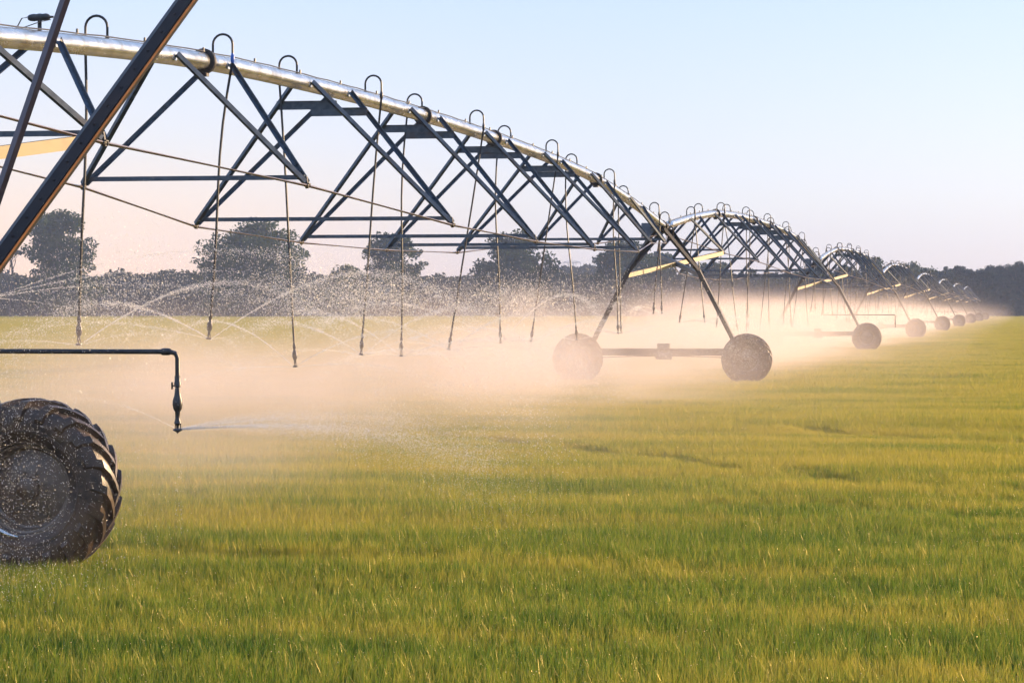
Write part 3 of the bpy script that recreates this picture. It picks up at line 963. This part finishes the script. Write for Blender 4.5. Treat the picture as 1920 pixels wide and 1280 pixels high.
def make_tree(h, wdt, mat, nleaf=9000, shape='round', leaf=0.42, base=0.12, nb=None):
    root = empty('tree', (0, 0, 0))
    t = MB()
    limbs = []
    nl = 9
    tr = h * 0.016 + .12
    trunk_top = h * (0.72 if shape != 'bush' else .5)
    path = [Vector((math.sin(k * 1.3) * .02 * h * k / 6, math.cos(k * 1.7) * .015 * h * k / 6, trunk_top * k / 6)) for k in range(7)]
    t.tube(path, [tr * (1 - .13 * k) for k in range(7)], 8)
    cs, rs = [], []
    nb = nb or 64
    wdt *= 1.12
    for k in range(nb):
        for _ in range(40):
            zz = random.uniform(base, 0.97)
            if shape == 'round':
                env = math.sqrt(max(0, 1 - ((zz - 0.55) / 0.50) ** 2)) * (0.92 if zz > .3 else 1.0)
            elif shape == 'bush':
                env = math.sqrt(max(0.0, 1 - zz ** 2.2))
            elif shape == 'broad':
                env = min(1, 1.25 * math.sqrt(max(0, 1 - ((zz - 0.42) / 0.56) ** 2)))
            else:
                env = 0.55 + 0.45 * math.sin(math.pi * min(1, zz * 1.05))
                env *= min(1, (1 - zz) * 5)
            rad = math.sqrt(random.random()) * env
            if rad > .25 * env or random.random() < .4: break
        a = k * 2.39996 + random.uniform(-.3, .3)
        br = random.uniform(0.10, 0.19) * wdt * (0.8 if rad > .7 else 1.0)
        c = Vector((math.cos(a) * max(0, rad * wdt / 2 - br * .55), math.sin(a) * max(0, rad * wdt / 2 - br * .55), zz * h - br * .4))
        cs.append(tuple(c)); rs.append(br)
        if k % 2 == 0:                      # small sprays that break the outline
            o_ = Vector((math.cos(a + .4), math.sin(a + .4), random.uniform(-.3, .45))) * br * random.uniform(.9, 1.25)
            cs.append(tuple(c + o_)); rs.append(br * random.uniform(.3, .5))
        if k < 26:
            s = Vector((0, 0, min(trunk_top, max(.1 * h, c.z * random.uniform(.35, .65)))))
            m_ = s.lerp(c, .5) + Vector((0, 0, .04 * h))
            t.tube([s, m_, c], [tr * .45, tr * .28, tr * .08], 5)
            for q in range(3):
                e = c + Vector((random.uniform(-1, 1), random.uniform(-1, 1), random.uniform(-.3, 1))) * br
                t.tube([m_.lerp(c, .6), e], [tr * .14, tr * .04], 4)
    t.build('trunk', M['bark'], root, True)
    V, F, tint = leaf_cloud(cs, rs, int(nleaf*1.7), leaf*1.45)
    V[:, 2] = np.maximum(V[:, 2], .15)
    me = np_mesh('crown', V, F, mat, False, {'tint': tint})
    o = bpy.data.objects.new('crown', me); COL.objects.link(o); o.parent = root
    return root


def put(tree, px, depth, label, group='trees along the field edge', cat='tree', rz=None, sc=1.0):
    x, y = place(px, depth)
    tree.location = (x, y, 0)
    tree.rotation_euler.z = random.uniform(0, 6.28) if rz is None else rz
    tree.scale = (sc, sc, sc)
    tag(tree, label, cat, group)


def hgt(py, depth): return CAMH + (HORY - py) / FPX * depth
def wid(wp, depth): return wp / FPX * depth


D = 560
put(make_tree(hgt(394, D), wid(165, D), M['leafA'], 11000, 'round', .46), 112, D, 'leafy tree with open crown beside the bare tree, behind the thick strut')
put(make_tree(hgt(412, D), wid(196, D), M['leafA'], 15000, 'broad', .46, .06, 90), 472, D, 'widest dense round tree, left of centre behind the hanging hoses')
put(make_tree(hgt(496, D), wid(120, D), M['leafA'], 7000, 'bush', .42, .02), 650, D + 5, 'low rounded bushy tree left of the small open-crowned tree')
put(make_tree(hgt(436, D), wid(128, D), M['leafB'], 8500, 'round', .44), 736, D, 'small open-crowned tree between the low bushes and the tall split-crowned tree')
put(make_tree(hgt(431, D), wid(160, D), M['leafB'], 12000, 'round', .46), 968, D, 'tall tree with gaps in its crown, left of the bluish wooded mound')
put(make_tree(hgt(446, D), wid(140, D), M['leafB'], 10000, 'round', .44), 1170, D + 10, 'tree just right of the bluish wooded mound, behind the misty tower', rz=1)
put(make_tree(hgt(470, D), wid(90, D), M['leafB'], 6000, 'round', .42), 1240, D + 20, 'narrow tree directly behind the misty tower joint')
put(make_tree(hgt(486, D), wid(90, D), M['leafB'], 6000, 'round', .42), 1335, D + 20, 'tree seen under the rising end of the second arch')
put(make_tree(hgt(512, D), wid(120, D), M['leafB'], 6000, 'bush', .42, .02), 1450, D + 30, 'low dark bushy tree under the middle of the second arch')
put(make_tree(hgt(494, D), wid(120, D), M['leafB'], 6500, 'broad', .42), 1530, D + 30, 'broad dark tree behind the falling end of the second arch')
put(make_tree(hgt(476, D), wid(70, D), M['leafB'], 4500, 'round', .42), 1636, D + 20, 'small tree poking above the third arch')
put(make_tree(hgt(490, D), wid(70, D), M['leafB'], 4500, 'broad', .42), 1580, D + 40, 'dark tree behind the rising end of the third arch')
put(make_tree(hgt(487, D), wid(124, D), M['leafB'], 9000, 'broad', .42, .05, 60), 1712, D + 30, 'smooth rounded tree above the fourth arch')
put(make_tree(hgt(487, D), wid(60, D), M['leafB'], 4500, 'round', .42), 1672, D + 40, 'small tree leaning on the left of the smooth rounded tree')

# bare tree at the left edge
bt = empty('bare_tree', (0, 0, 0))
tm = MB()
random.seed(21)


def branch(p, d, ln, r, lv):
    e = p + d * ln
    mid_ = p.lerp(e, .5) + Vector((random.uniform(-.05, .05), random.uniform(-.05, .05), .02)) * ln
    tm.tube([p, mid_, e], [r, r * .8, r * .55], 5 if lv < 2 else 4)
    if lv >= 5: return
    for k in range(3 if lv < 2 else random.choice((2, 3))):
        nd = (d + Vector((random.uniform(-1, 1), random.uniform(-1, 1), random.uniform(0, .7))) * (.55 if lv else .5)).normalized()
        branch(p.lerp(e, random.uniform(.6, 1)), nd, ln * random.uniform(.62, .85), max(r * .55, .022), lv + 1)


branch(Vector((0, 0, 0)), Vector((0, 0, 1)), hgt(400, D) * .26, .32, 0)
tm.build('trunk', M['bark'], bt, True)
put(bt, 20, D - 8, 'bare leafless tree with fine upright twigs at the left edge', rz=.5)

# forest on the right: individual trees
protos = [make_tree(20, 13, M['leafD'], 6500, 'tall', .44), make_tree(19, 14, M['leafD'], 6500, 'round', .44, .06), make_tree(21, 12, M['leafD'], 6500, 'tall', .44)]
spots = [(1756, 505, 'first tree of the dark forest, beside the gap in the treeline'), (1776, 500, 'dark forest tree behind the fifth hump'), (1797, 499, 'dark forest tree between the fifth and sixth humps'),
         (1818, 502, 'dark forest tree above the last humps'), (1838, 497, 'dark forest tree with a notched top right of the last humps'), (1856, 498, 'dark forest tree at the middle of the right-hand wood'),
         (1874, 494, 'dark forest tree left of the tall thin-topped ones'), (1892, 488, 'tall thin-topped dark forest tree'), (1910, 491, 'dark forest tree second from the right edge'), (1928, 490, 'dark forest tree cut by the right edge'),
         (1950, 490, 'dark forest tree beyond the right edge'), (1975, 488, 'outer dark forest tree beyond the right edge'), (2000, 492, 'outermost dark forest tree on the right')]
for i, (px, top, lb) in enumerate(spots):
    dep = D + random.uniform(-10, 40)
    src = protos[i] if i < 3 else copy_tree(protos[i % 3])
    put(src, px, dep, lb, 'trees of the dark forest on the right', sc=hgt(top, dep) / 20.5)


# far-off woods that read as one mass
def wood(name, label, p0, p1, top0, top1, dep0, dep1, thick, n, size, seed, bump=2.5):
    r = np.random.default_rng(seed)
    s = r.random(n)
    px = p0 + (p1 - p0) * s
    dep = dep0 + (dep1 - dep0) * s + r.random(n) * thick
    xc = (px - CXP) / FPX * dep
    X = xc * CY - dep * SY; Y = xc * SY + dep * CY
    top = CAMH + (HORY - (top0 + (top1 - top0) * s)) / FPX * dep
    bumps = vnoise(np.column_stack([X * .12, Y * .12]), 1.0, seed + 1) * bump + vnoise(np.column_stack([X * .3, Y * .3]), 1.0, seed + 7) ** 3 * bump * 1.2 + vnoise(np.column_stack([X, Y]), .5, seed + 2) * bump * .35
    H = top - bump * .7 + bumps
    Z = H * (r.random(n) ** .55)
    P = np.column_stack([X, Y, Z])
    u = r.normal(0, 1, (n, 3)); u /= np.linalg.norm(u, axis=1)[:, None]
    v = np.cross(u, r.normal(0, 1, (n, 3))); v /= np.linalg.norm(v, axis=1)[:, None]
    sz = size * r.uniform(.5, 1.4, n)[:, None]
    a, b = u * sz * .5, v * sz * .4
    V = np.stack([P - a, P - b, P + a, P + b], 1).reshape(-1, 3)
    me = np_mesh(name, V, np.arange(n * 4).reshape(-1, 4), M['leafC'], False, {'tint': np.repeat(r.uniform(-.2, .2, n), 4)})
    o = bpy.data.objects.new(name, me); COL.objects.link(o)
    tag(o, label, kind='stuff')


wood('far_wood', 'far low dark wood closing the field on the left and middle', -150, 1330, 522, 524, 640, 660, 28, 60000, 1.1, 31, 1.8)
wood('far_wood', 'bluish wooded mound with a pylon behind it, between two trees', 1030, 1180, 507, 507, 900, 900, 40, 14000, 1.5, 33, 2.0)
wood('far_wood', 'far low dark wood behind the machine on the right', 1300, 2080, 527, 514, 640, 650, 28, 42000, 1.1, 35, 2.0)
wood('undergrowth', 'dark scrub under the trees along the field edge', -150, 2080, 556, 556, 575, 585, 8, 60000, .75, 37, 1.8)

# pylon
py_ = empty('power_pylon', (*place(1072, 1000), 0))
pm = MB()
Hp = hgt(491, 1000)
for sx in (-1, 1):
    for sy in (-1, 1):
        pm.beam((sx * 2.2 - .2, sy * 1.2, 0), (sx * .8 - .2, sy * .3, Hp), .16, .16)
for k in range(9):
    z0, z1 = Hp * k / 9, Hp * (k + 1) / 9
    wa, wb = 2.2 - 1.4 * k / 9, 2.2 - 1.4 * (k + 1) / 9
    pm.beam((-wa, -.8, z0), (wb, -.8, z1), .1, .1); pm.beam((wa, -.8, z0), (-wb, -.8, z1), .1, .1)
pm.build('mast', M['pylon'], py_)
for zz, ww in ((Hp - .2, 3.2), (Hp - 2.2, 3.6)):
    a = MB()
    a.beam((-ww, 0, zz), (ww, 0, zz), .2, .25); a.beam((-ww, 0, zz), (0, 0, zz + .9), .12, .12); a.beam((ww, 0, zz), (0, 0, zz + .9), .12, .12)
    for q in (-ww, -ww / 2, ww / 2, ww):
        a.beam((q, 0, zz), (q, 0, zz - 1.0), .14, .14)
    a.build('crossarm', M['pylon'], py_)
tag(py_, 'tiny hazy lattice power pylon above the bluish wooded mound', 'pylon')

# ------------------------------------------------------------------ water: jets and droplets
DV, DS, DD = [], [], []     # positions, sizes, directions


def drops(pos, size, direc):
    DV.append(pos); DS.append(size); DD.append(direc)


def jet(origin, az, elv, v0, n, spread, wind=-1.0, core=0.35, size=0.0045, tmax=None):
    """droplets thrown along a parabola: tight first, breaking up later"""
    g_ = 9.81
    vh, vz = v0 * math.cos(elv), v0 * math.sin(elv)
    if tmax is None:
        tmax = (vz + math.sqrt(max(0.01, vz * vz + 2 * g_ * (origin[2] - .15)))) / g_
    n = int(n * 1.5)
    t = tmax * rng.random(n) ** 1.15
    tc0 = tmax * rng.random(max(6, n // 22)) ** 1.1
    t = np.where(rng.random(n) < .55, np.clip(tc0[rng.integers(0, len(tc0), n)] + rng.normal(0, .007, n), 0, tmax), t)
    drag = 1 / (1 + .45 * t)
    x = origin[0] + math.cos(az) * vh * t * drag + wind * .35 * t * t
    y = origin[1] + math.sin(az) * vh * t * drag
    z = origin[2] + vz * t * drag - .5 * g_ * t * t * .72
    sg = spread * (0.03 + (t / tmax) ** 1.7) * .9
    P = np.column_stack([x, y, z]) + rng.normal(0, 1, (n, 3)) * sg[:, None] * np.array([1, 1, .8])
    vel = np.column_stack([math.cos(az) * vh + 0 * t, math.sin(az) * vh + 0 * t, vz - g_ * t])
    vel /= np.linalg.norm(vel, axis=1)[:, None]
    k = P[:, 2] > .1
    drops(P[k], (size * rng.uniform(.5, 1.35, n))[k], vel[k])


def cloud(c, rad, n, size):
    n = int(n * 1.1)
    P = np.array(c) + rng.normal(0, 1, (n, 3)) * np.array(rad)
    k = P[:, 2] > .12
    v = np.tile(np.array([[.35, 0, -1.0]]), (n, 1)) + rng.normal(0, .25, (n, 3))
    v /= np.linalg.norm(v, axis=1)[:, None]
    drops(P[k], (size * rng.uniform(.4, 1.5, n))[k], v[k])


def head(i, span=0):
    dr = DROPS if span == 0 else dr2
    return (XP + dr[i][1], Y1 + span * SPAN + (0.022 + i * .0714) * SPAN, dr[i][2])


random.seed(5)
# named jets of the first heads as they show in the photograph
h0, h1, h2, h3, h4, h5, h6, h7, h8, h9 = [head(i) for i in range(10)]
left_src = p3(-14, 558, 21.5)
for e in (10, 15, 20): jet(tuple(left_src), 0.05, R(e), 7.5, 1500, .12, -.3, size=.004)
jet(tuple(left_src), -.05, R(-4), 7.0, 700, .08, 0, size=.0035)
cloud(tuple(p3(225, 560, 22.5)), (.28, .6, .28), 5200, .0038)
cloud(tuple(p3(130, 560, 22.5)), (.45, .6, .16), 3000, .003)
jet(h2, .08, R(36), 6.0, 3600, .14, 0.2, size=.0048)
jet(h2, 2.9, R(8), 6, 1400, .14, 0, size=.004)
jet(h2, -.5, R(14), 6, 1200, .14, 0, size=.004)
jet(h3, .05, R(36), 6.6, 3600, .14, 0.2, size=.005)
jet(h3, 3.1, R(14), 7.5, 2400, .14, 0, size=.0046)
jet(h3, -1.0, R(5), 6, 1200, .2, 0, size=.004)
jet(h4, 3.0, R(42), 5.0, 2200, .08, -.4, size=.0052)
jet(h4, .1, R(32), 5.5, 2200, .12, 0.2, size=.0052)
jet(h4, .2, R(8), 6, 1200, .12, 0, size=.0045)
jet(h4, 3.2, R(3), 6, 1200, .1, 0, size=.0045)
for i in range(5, 14):
    h_ = head(i)
    for q in range(4):
        a = random.choice((random.uniform(-.6, .6), random.uniform(2.5, 3.7)))
        jet(h_, a, R(random.uniform(6, 26)), random.uniform(5.0, 7.0), 1300, random.uniform(.12, .26), random.uniform(-.5, .4), size=.0052)
for h_, a_, e_, v_ in ((h3, 3.05, 30, 5.5), (h5, .05, 40, 5.6), (h5, 3.1, 34, 5.2), (h6, 3.0, 38, 6.0), (h6, .1, 20, 6.5), (h7, 3.1, 30, 6.5), (h7, .15, 42, 5.0), (h9, .1, 30, 5.5), (h9, 3.0, 20, 6.5)):
    jet(h_, a_, R(e_), v_, 2600, .17, 0, size=.0058)
jet(h8, 3.0, R(30), 7.5, 2400, .12, -.2, size=.0058)
jet(h8, .1, R(50), 5.5, 3200, .12, -.9, size=.0058)
# droplet clouds against the dark wood
for (px, py_c, dep, rx, rz_, n) in ((470, 565, 30, .9, .16, 5000), (640, 545, 32, .45, .22, 9000), (690, 560, 36, .6, .18, 5000), (970, 565, 46, .45, .22, 6000), (820, 560, 42, .8, .16, 3500), (1100, 560, 60, 1.4, .3, 5000), (480, 480, 30, .5, .05, 900)):
    cloud(tuple(p3(px, py_c, dep)), (rx, 1.5, rz_), n, .0046 * dep / 32)
# boom head jet and drips
bh = (XP + 3.175, Y1 + .65, 1.04)
jet(bh, .12, R(5), 7.5, 9000, .10, 0, size=.0024, tmax=.34)
jet(bh, .2, R(9), 7.5, 5000, .10, 0, size=.0024, tmax=.34)
jet(bh, .1, R(4), 7.0, 16000, .26, 0, size=.0018, tmax=.42)
jet(bh, .25, R(12), 6.5, 9000, .22, 0, size=.0018, tmax=.36)
jet(bh, 2.75, R(22), 5, 1000, .10, 0, size=.0026)
for k in range(3):
    n = 26
    z = rng.uniform(.3, 1.0, n)
    drops(np.column_stack([bh[0] + .02 * (k - 1) + rng.normal(0, .005, n) + (1 - z) * .02, np.full(n, bh[1]), z]), rng.uniform(.002, .0045, n), np.tile([[0, 0, -1.0]], (n, 1)))
# drops falling between the camera and the near wheel
n = 52000
P = np.column_stack([rng.normal(-7.35, .75, n), rng.uniform(15.2, 17.5, n), rng.uniform(.1, 1.75, n)])
d = np.tile([[.45, 0, -1.0]], (n, 1)) + rng.normal(0, .3, (n, 3)); d /= np.linalg.norm(d, axis=1)[:, None]
k = (P[:, 0] < -5.3)
drops(P[k], rng.uniform(.0013, .0038, n)[k], d[k])
n = 500
P = np.column_stack([rng.uniform(-6.0, -3.6, n), rng.uniform(12.0, 14.2, n), rng.uniform(1.2, 3.8, n)])
d = np.tile([[.45, 0, -1.0]], (n, 1)); d /= np.linalg.norm(d[0])
drops(P, rng.uniform(.0008, .0015, n), d)
# wheel of the second tower
n = 9000
P = np.column_stack([rng.uniform(-8.2, -6.2, n), rng.uniform(Y1 + SPAN - 8, Y1 + SPAN - 1, n), rng.uniform(.1, 1.7, n)])
d = np.tile([[.3, 0, -1.0]], (n, 1)); d /= np.linalg.norm(d[0])
drops(P, rng.uniform(.003, .0065, n), d)
for i in range(14):
    h_ = head(i, 1)
    for q in range(3):
        jet(h_, random.uniform(0, 6.28), R(random.uniform(8, 26)), random.uniform(5, 7), 900, .2, 0, size=.008)

P = np.concatenate(DV); S = np.concatenate(DS); U = np.concatenate(DD)
keep = (P[:, 2] > .75) | (rng.random(len(P)) < P[:, 2] * .8) | (P[:, 1] < 19)
P, S, U = P[keep], S[keep], U[keep]
n = len(P)
S = S * .55
A = np.cross(U, rng.normal(0, 1, (n, 3))); A /= np.linalg.norm(A, axis=1)[:, None]
st = rng.uniform(1.2, 2.6, n)[:, None] * S[:, None]
a = A * S[:, None]
V = np.stack([P - U * st, P + a, P + U * st, P - a], 1).reshape(-1, 3)
F = np.arange(n * 4).reshape(-1, 4)
ws = bpy.data.objects.new('water_spray', np_mesh('water_spray', V, F, M['water']))
COL.objects.link(ws)
tag(ws, 'glinting water drops thrown from the sprinkler heads', kind='stuff')


# dew glints on the foreground blade tips, sun gold painted into their colour
n = 5200
dep = 12.5 * (48 / 12.5) ** rng.random(n)
xc = rng.uniform(-1, 1, n) * (dep * 960 / FPX + 1.0)
P = np.column_stack([xc * CY - dep * SY, xc * SY + dep * CY, rng.uniform(.09, .16, n)])
A = rng.normal(0, 1, (n, 3)); A /= np.linalg.norm(A, axis=1)[:, None]
B = np.cross(A, rng.normal(0, 1, (n, 3))); B /= np.linalg.norm(B, axis=1)[:, None]
sz = (rng.uniform(.0012, .0038, n) * (.7 + dep / 40))[:, None]
V = np.stack([P - A * sz, P - B * sz, P + A * sz, P + B * sz], 1).reshape(-1, 3)
dw = bpy.data.objects.new('dew_drops', np_mesh('dew_drops', V, np.arange(n * 4).reshape(-1, 4), M['dew']))
COL.objects.link(dw)
tag(dw, 'golden dew glints on the foreground grass tips', kind='stuff')

# ------------------------------------------------------------------ mist and haze
def box_obj(name, lo_, hi_, mat):
    x0, y0, z0 = lo_; x1, y1, z1 = hi_
    me = bpy.data.meshes.new(name)
    me.from_pydata([(x0, y0, z0), (x1, y0, z0), (x1, y1, z0), (x0, y1, z0), (x0, y0, z1), (x1, y0, z1), (x1, y1, z1), (x0, y1, z1)], [],
                   [(0, 3, 2, 1), (4, 5, 6, 7), (0, 1, 5, 4), (1, 2, 6, 5), (2, 3, 7, 6), (3, 0, 4, 7)])
    me.materials.append(mat)
    o = bpy.data.objects.new(name, me)
    COL.objects.link(o)
    return o


def mist_mat(name, dens, rate, color):
    m, nt, out = new_mat(name)
    L = nt.links.new
    tc = N(nt, 'ShaderNodeTexCoord')
    sp = N(nt, 'ShaderNodeSeparateXYZ'); L(tc.outputs['Object'], sp.inputs[0])

    def sm(val, a, b, lo=0.0, hi=1.0):
        r = N(nt, 'ShaderNodeMapRange'); r.interpolation_type = 'SMOOTHSTEP'
        r.inputs['From Min'].default_value = a; r.inputs['From Max'].default_value = b
        r.inputs['To Min'].default_value = lo; r.inputs['To Max'].default_value = hi
        L(val, r.inputs['Value']); return r.outputs[0]

    def mul(a, b):
        k = N(nt, 'ShaderNodeMath', operation='MULTIPLY'); L(a, k.inputs[0])
        if hasattr(b, 'is_linked'): L(b, k.inputs[1])
        else: k.inputs[1].default_value = b
        return k.outputs[0]
    nz = N(nt, 'ShaderNodeTexNoise'); nz.inputs['Scale'].default_value = 0.22; nz.inputs['Detail'].default_value = 3; nz.inputs['Roughness'].default_value = .6
    mp = N(nt, 'ShaderNodeMapping'); mp.inputs['Scale'].default_value = (1.0, .7, 1.7); L(tc.outputs['Object'], mp.inputs['Vector']); L(mp.outputs[0], nz.inputs['Vector'])
    # the edges wander with the noise
    nb_ = N(nt, 'ShaderNodeTexNoise'); nb_.inputs['Scale'].default_value = 0.06; nb_.inputs['Detail'].default_value = 1
    L(tc.outputs['Object'], nb_.inputs['Vector'])
    wx0 = N(nt, 'ShaderNodeMath', operation='MULTIPLY_ADD'); L(nz.outputs['Fac'], wx0.inputs[0]); wx0.inputs[1].default_value = 3.0; L(sp.outputs['X'], wx0.inputs[2])
    wx = N(nt, 'ShaderNodeMath', operation='MULTIPLY_ADD'); L(nb_.outputs['Fac'], wx.inputs[0]); wx.inputs[1].default_value = 5.0; L(wx0.outputs[0], wx.inputs[2])
    sh = N(nt, 'ShaderNodeMath', operation='ADD'); L(wx.outputs[0], sh.inputs[0]); L(sm(sp.outputs['Y'], 90, 420, 0, 2.3), sh.inputs[1])
    right = sm(sh.outputs[0], -5.6, -0.6, 1, 0)
    left = sm(wx.outputs[0], -18.0, -8.0, 0, 1)
    wz = N(nt, 'ShaderNodeMath', operation='MULTIPLY_ADD'); L(nz.outputs['Fac'], wz.inputs[0]); wz.inputs[1].default_value = -2.6
    lift = mul(sm(sp.outputs['Y'], 35, 130, 0, 1.0), sm(sp.outputs['Y'], 140, 340, 1, .3))
    zz = N(nt, 'ShaderNodeMath', operation='SUBTRACT'); L(sp.outputs['Z'], zz.inputs[0]); L(lift, zz.inputs[1])
    L(zz.outputs[0], wz.inputs[2])
    top = sm(wz.outputs[0], -1.4, 0.9, 1, 0)
    top = mul(top, top)
    fy = mul(sm(sp.outputs['Y'], 17, 66, .22, 1.15), sm(sp.outputs['Y'], 250, 470, 1, .15))
    nn = sm(nz.outputs['Fac'], .38, .64, .05, 1.9)
    d = mul(mul(mul(mul(right, left), top), fy), nn)
    d = mul(d, dens)
    def puff(c, rad, amp):
        v1 = N(nt, 'ShaderNodeVectorMath', operation='SUBTRACT'); L(tc.outputs['Object'], v1.inputs[0]); v1.inputs[1].default_value = c
        v2 = N(nt, 'ShaderNodeVectorMath', operation='DIVIDE'); L(v1.outputs[0], v2.inputs[0]); v2.inputs[1].default_value = rad
        v3 = N(nt, 'ShaderNodeVectorMath', operation='LENGTH'); L(v2.outputs[0], v3.inputs[0])
        q = sm(v3.outputs['Value'], 0, 1, amp, 0)
        return mul(q, sm(nz.outputs['Fac'], .36, .62, .25, 1.5))
    puffs = []
    if name == 'near_mist':
        # drifting spray clouds, and a puff round every hanging head
        puffs = [puff(c, rd, a) for c, rd, a in (
            (p3(235, 690, 27), (1.5, 4, .8), .10), (p3(430, 800, 24), (1.5, 4, .7), .06),
            (p3(960, 690, 50), (2.0, 9, 1.0), .09), (p3(1085, 668, 64), (1.3, 4.0, 1.3), .22), 
            (p3(985, 575, 46), (.6, 2.2, .5), .12))]
        fr_ = N(nt, 'ShaderNodeMath', operation='MULTIPLY_ADD'); L(sp.outputs['Y'], fr_.inputs[0]); fr_.inputs[1].default_value = 1 / 3.632; fr_.inputs[2].default_value = -(Y1 + .022 * SPAN) / 3.632 + .5 + 10
        f2 = N(nt, 'ShaderNodeMath', operation='FRACT'); L(fr_.outputs[0], f2.inputs[0])
        f3 = N(nt, 'ShaderNodeMath', operation='MULTIPLY_ADD'); L(f2.outputs[0], f3.inputs[0]); f3.inputs[1].default_value = 3.632; f3.inputs[2].default_value = -1.816
        cv = N(nt, 'ShaderNodeCombineXYZ'); L(sp.outputs['X'], cv.inputs[0]); L(f3.outputs[0], cv.inputs[1]); L(sp.outputs['Z'], cv.inputs[2])
        v1 = N(nt, 'ShaderNodeVectorMath', operation='SUBTRACT'); L(cv.outputs[0], v1.inputs[0]); v1.inputs[1].default_value = (XP, 0, 1.25)
        v2 = N(nt, 'ShaderNodeVectorMath', operation='DIVIDE'); L(v1.outputs[0], v2.inputs[0]); v2.inputs[1].default_value = (1.5, 1.3, .5)
        v3 = N(nt, 'ShaderNodeVectorMath', operation='LENGTH'); L(v2.outputs[0], v3.inputs[0])
        puffs.append(mul(sm(v3.outputs['Value'], 0, 1, .10, 0), sm(sp.outputs['Y'], 20, 34, .3, 1)))
    for q in puffs:
        ad_ = N(nt, 'ShaderNodeMath', operation='ADD'); L(d, ad_.inputs[0]); L(q, ad_.inputs[1]); d = ad_.outputs[0]
    veil = mul(mul(mul(sm(sp.outputs['Y'], 17, 24), sm(sp.outputs['Y'], 60, 150, 1, .3)), mul(sm(wx.outputs[0], -3.5, 5.0, 1, 0), left)), mul(sm(wz.outputs[0], -1.6, 1.3, 1, 0), .0085))
    dd = N(nt, 'ShaderNodeMath', operation='ADD'); L(d, dd.inputs[0]); L(veil, dd.inputs[1])
    d = dd.outputs[0]
    vs = N(nt, 'ShaderNodeVolumePrincipled')
    vs.inputs['Color'].default_value = (*color, 1)
    vs.inputs['Anisotropy'].default_value = 0.35
    L(d, vs.inputs['Density'])
    L(vs.outputs[0], out.inputs['Volume'])
    m.cycles.volume_step_rate = rate
    return m


MC = (0.98, 0.81, 0.705)
mi1 = box_obj('mist', (-22, 15, 0.02), (1.5, 110, 3.6), mist_mat('near_mist', 0.060, 0.36, MC))
tag(mi1, 'warm peach mist drifting round the nearest sprinklers', kind='stuff')
mi2 = box_obj('mist', (-22, 110.02, 0.02), (-2.6, 470, 3.9), mist_mat('far_mist', 0.044, 0.22, MC))
tag(mi2, 'pale bright mist along the far towers', kind='stuff')

hm, nt, out = new_mat('haze')
hv = N(nt, 'ShaderNodeVolumePrincipled')
hv.inputs['Color'].default_value = (0.62, 0.73, 0.98, 1)
hv.inputs['Density'].default_value = 0.00027
nt.links.new(hv.outputs[0], out.inputs['Volume'])
hz = box_obj('haze', (-720, -80, -1.0), (420, 1220, 34), hm)
tag(hz, kind='stuff')
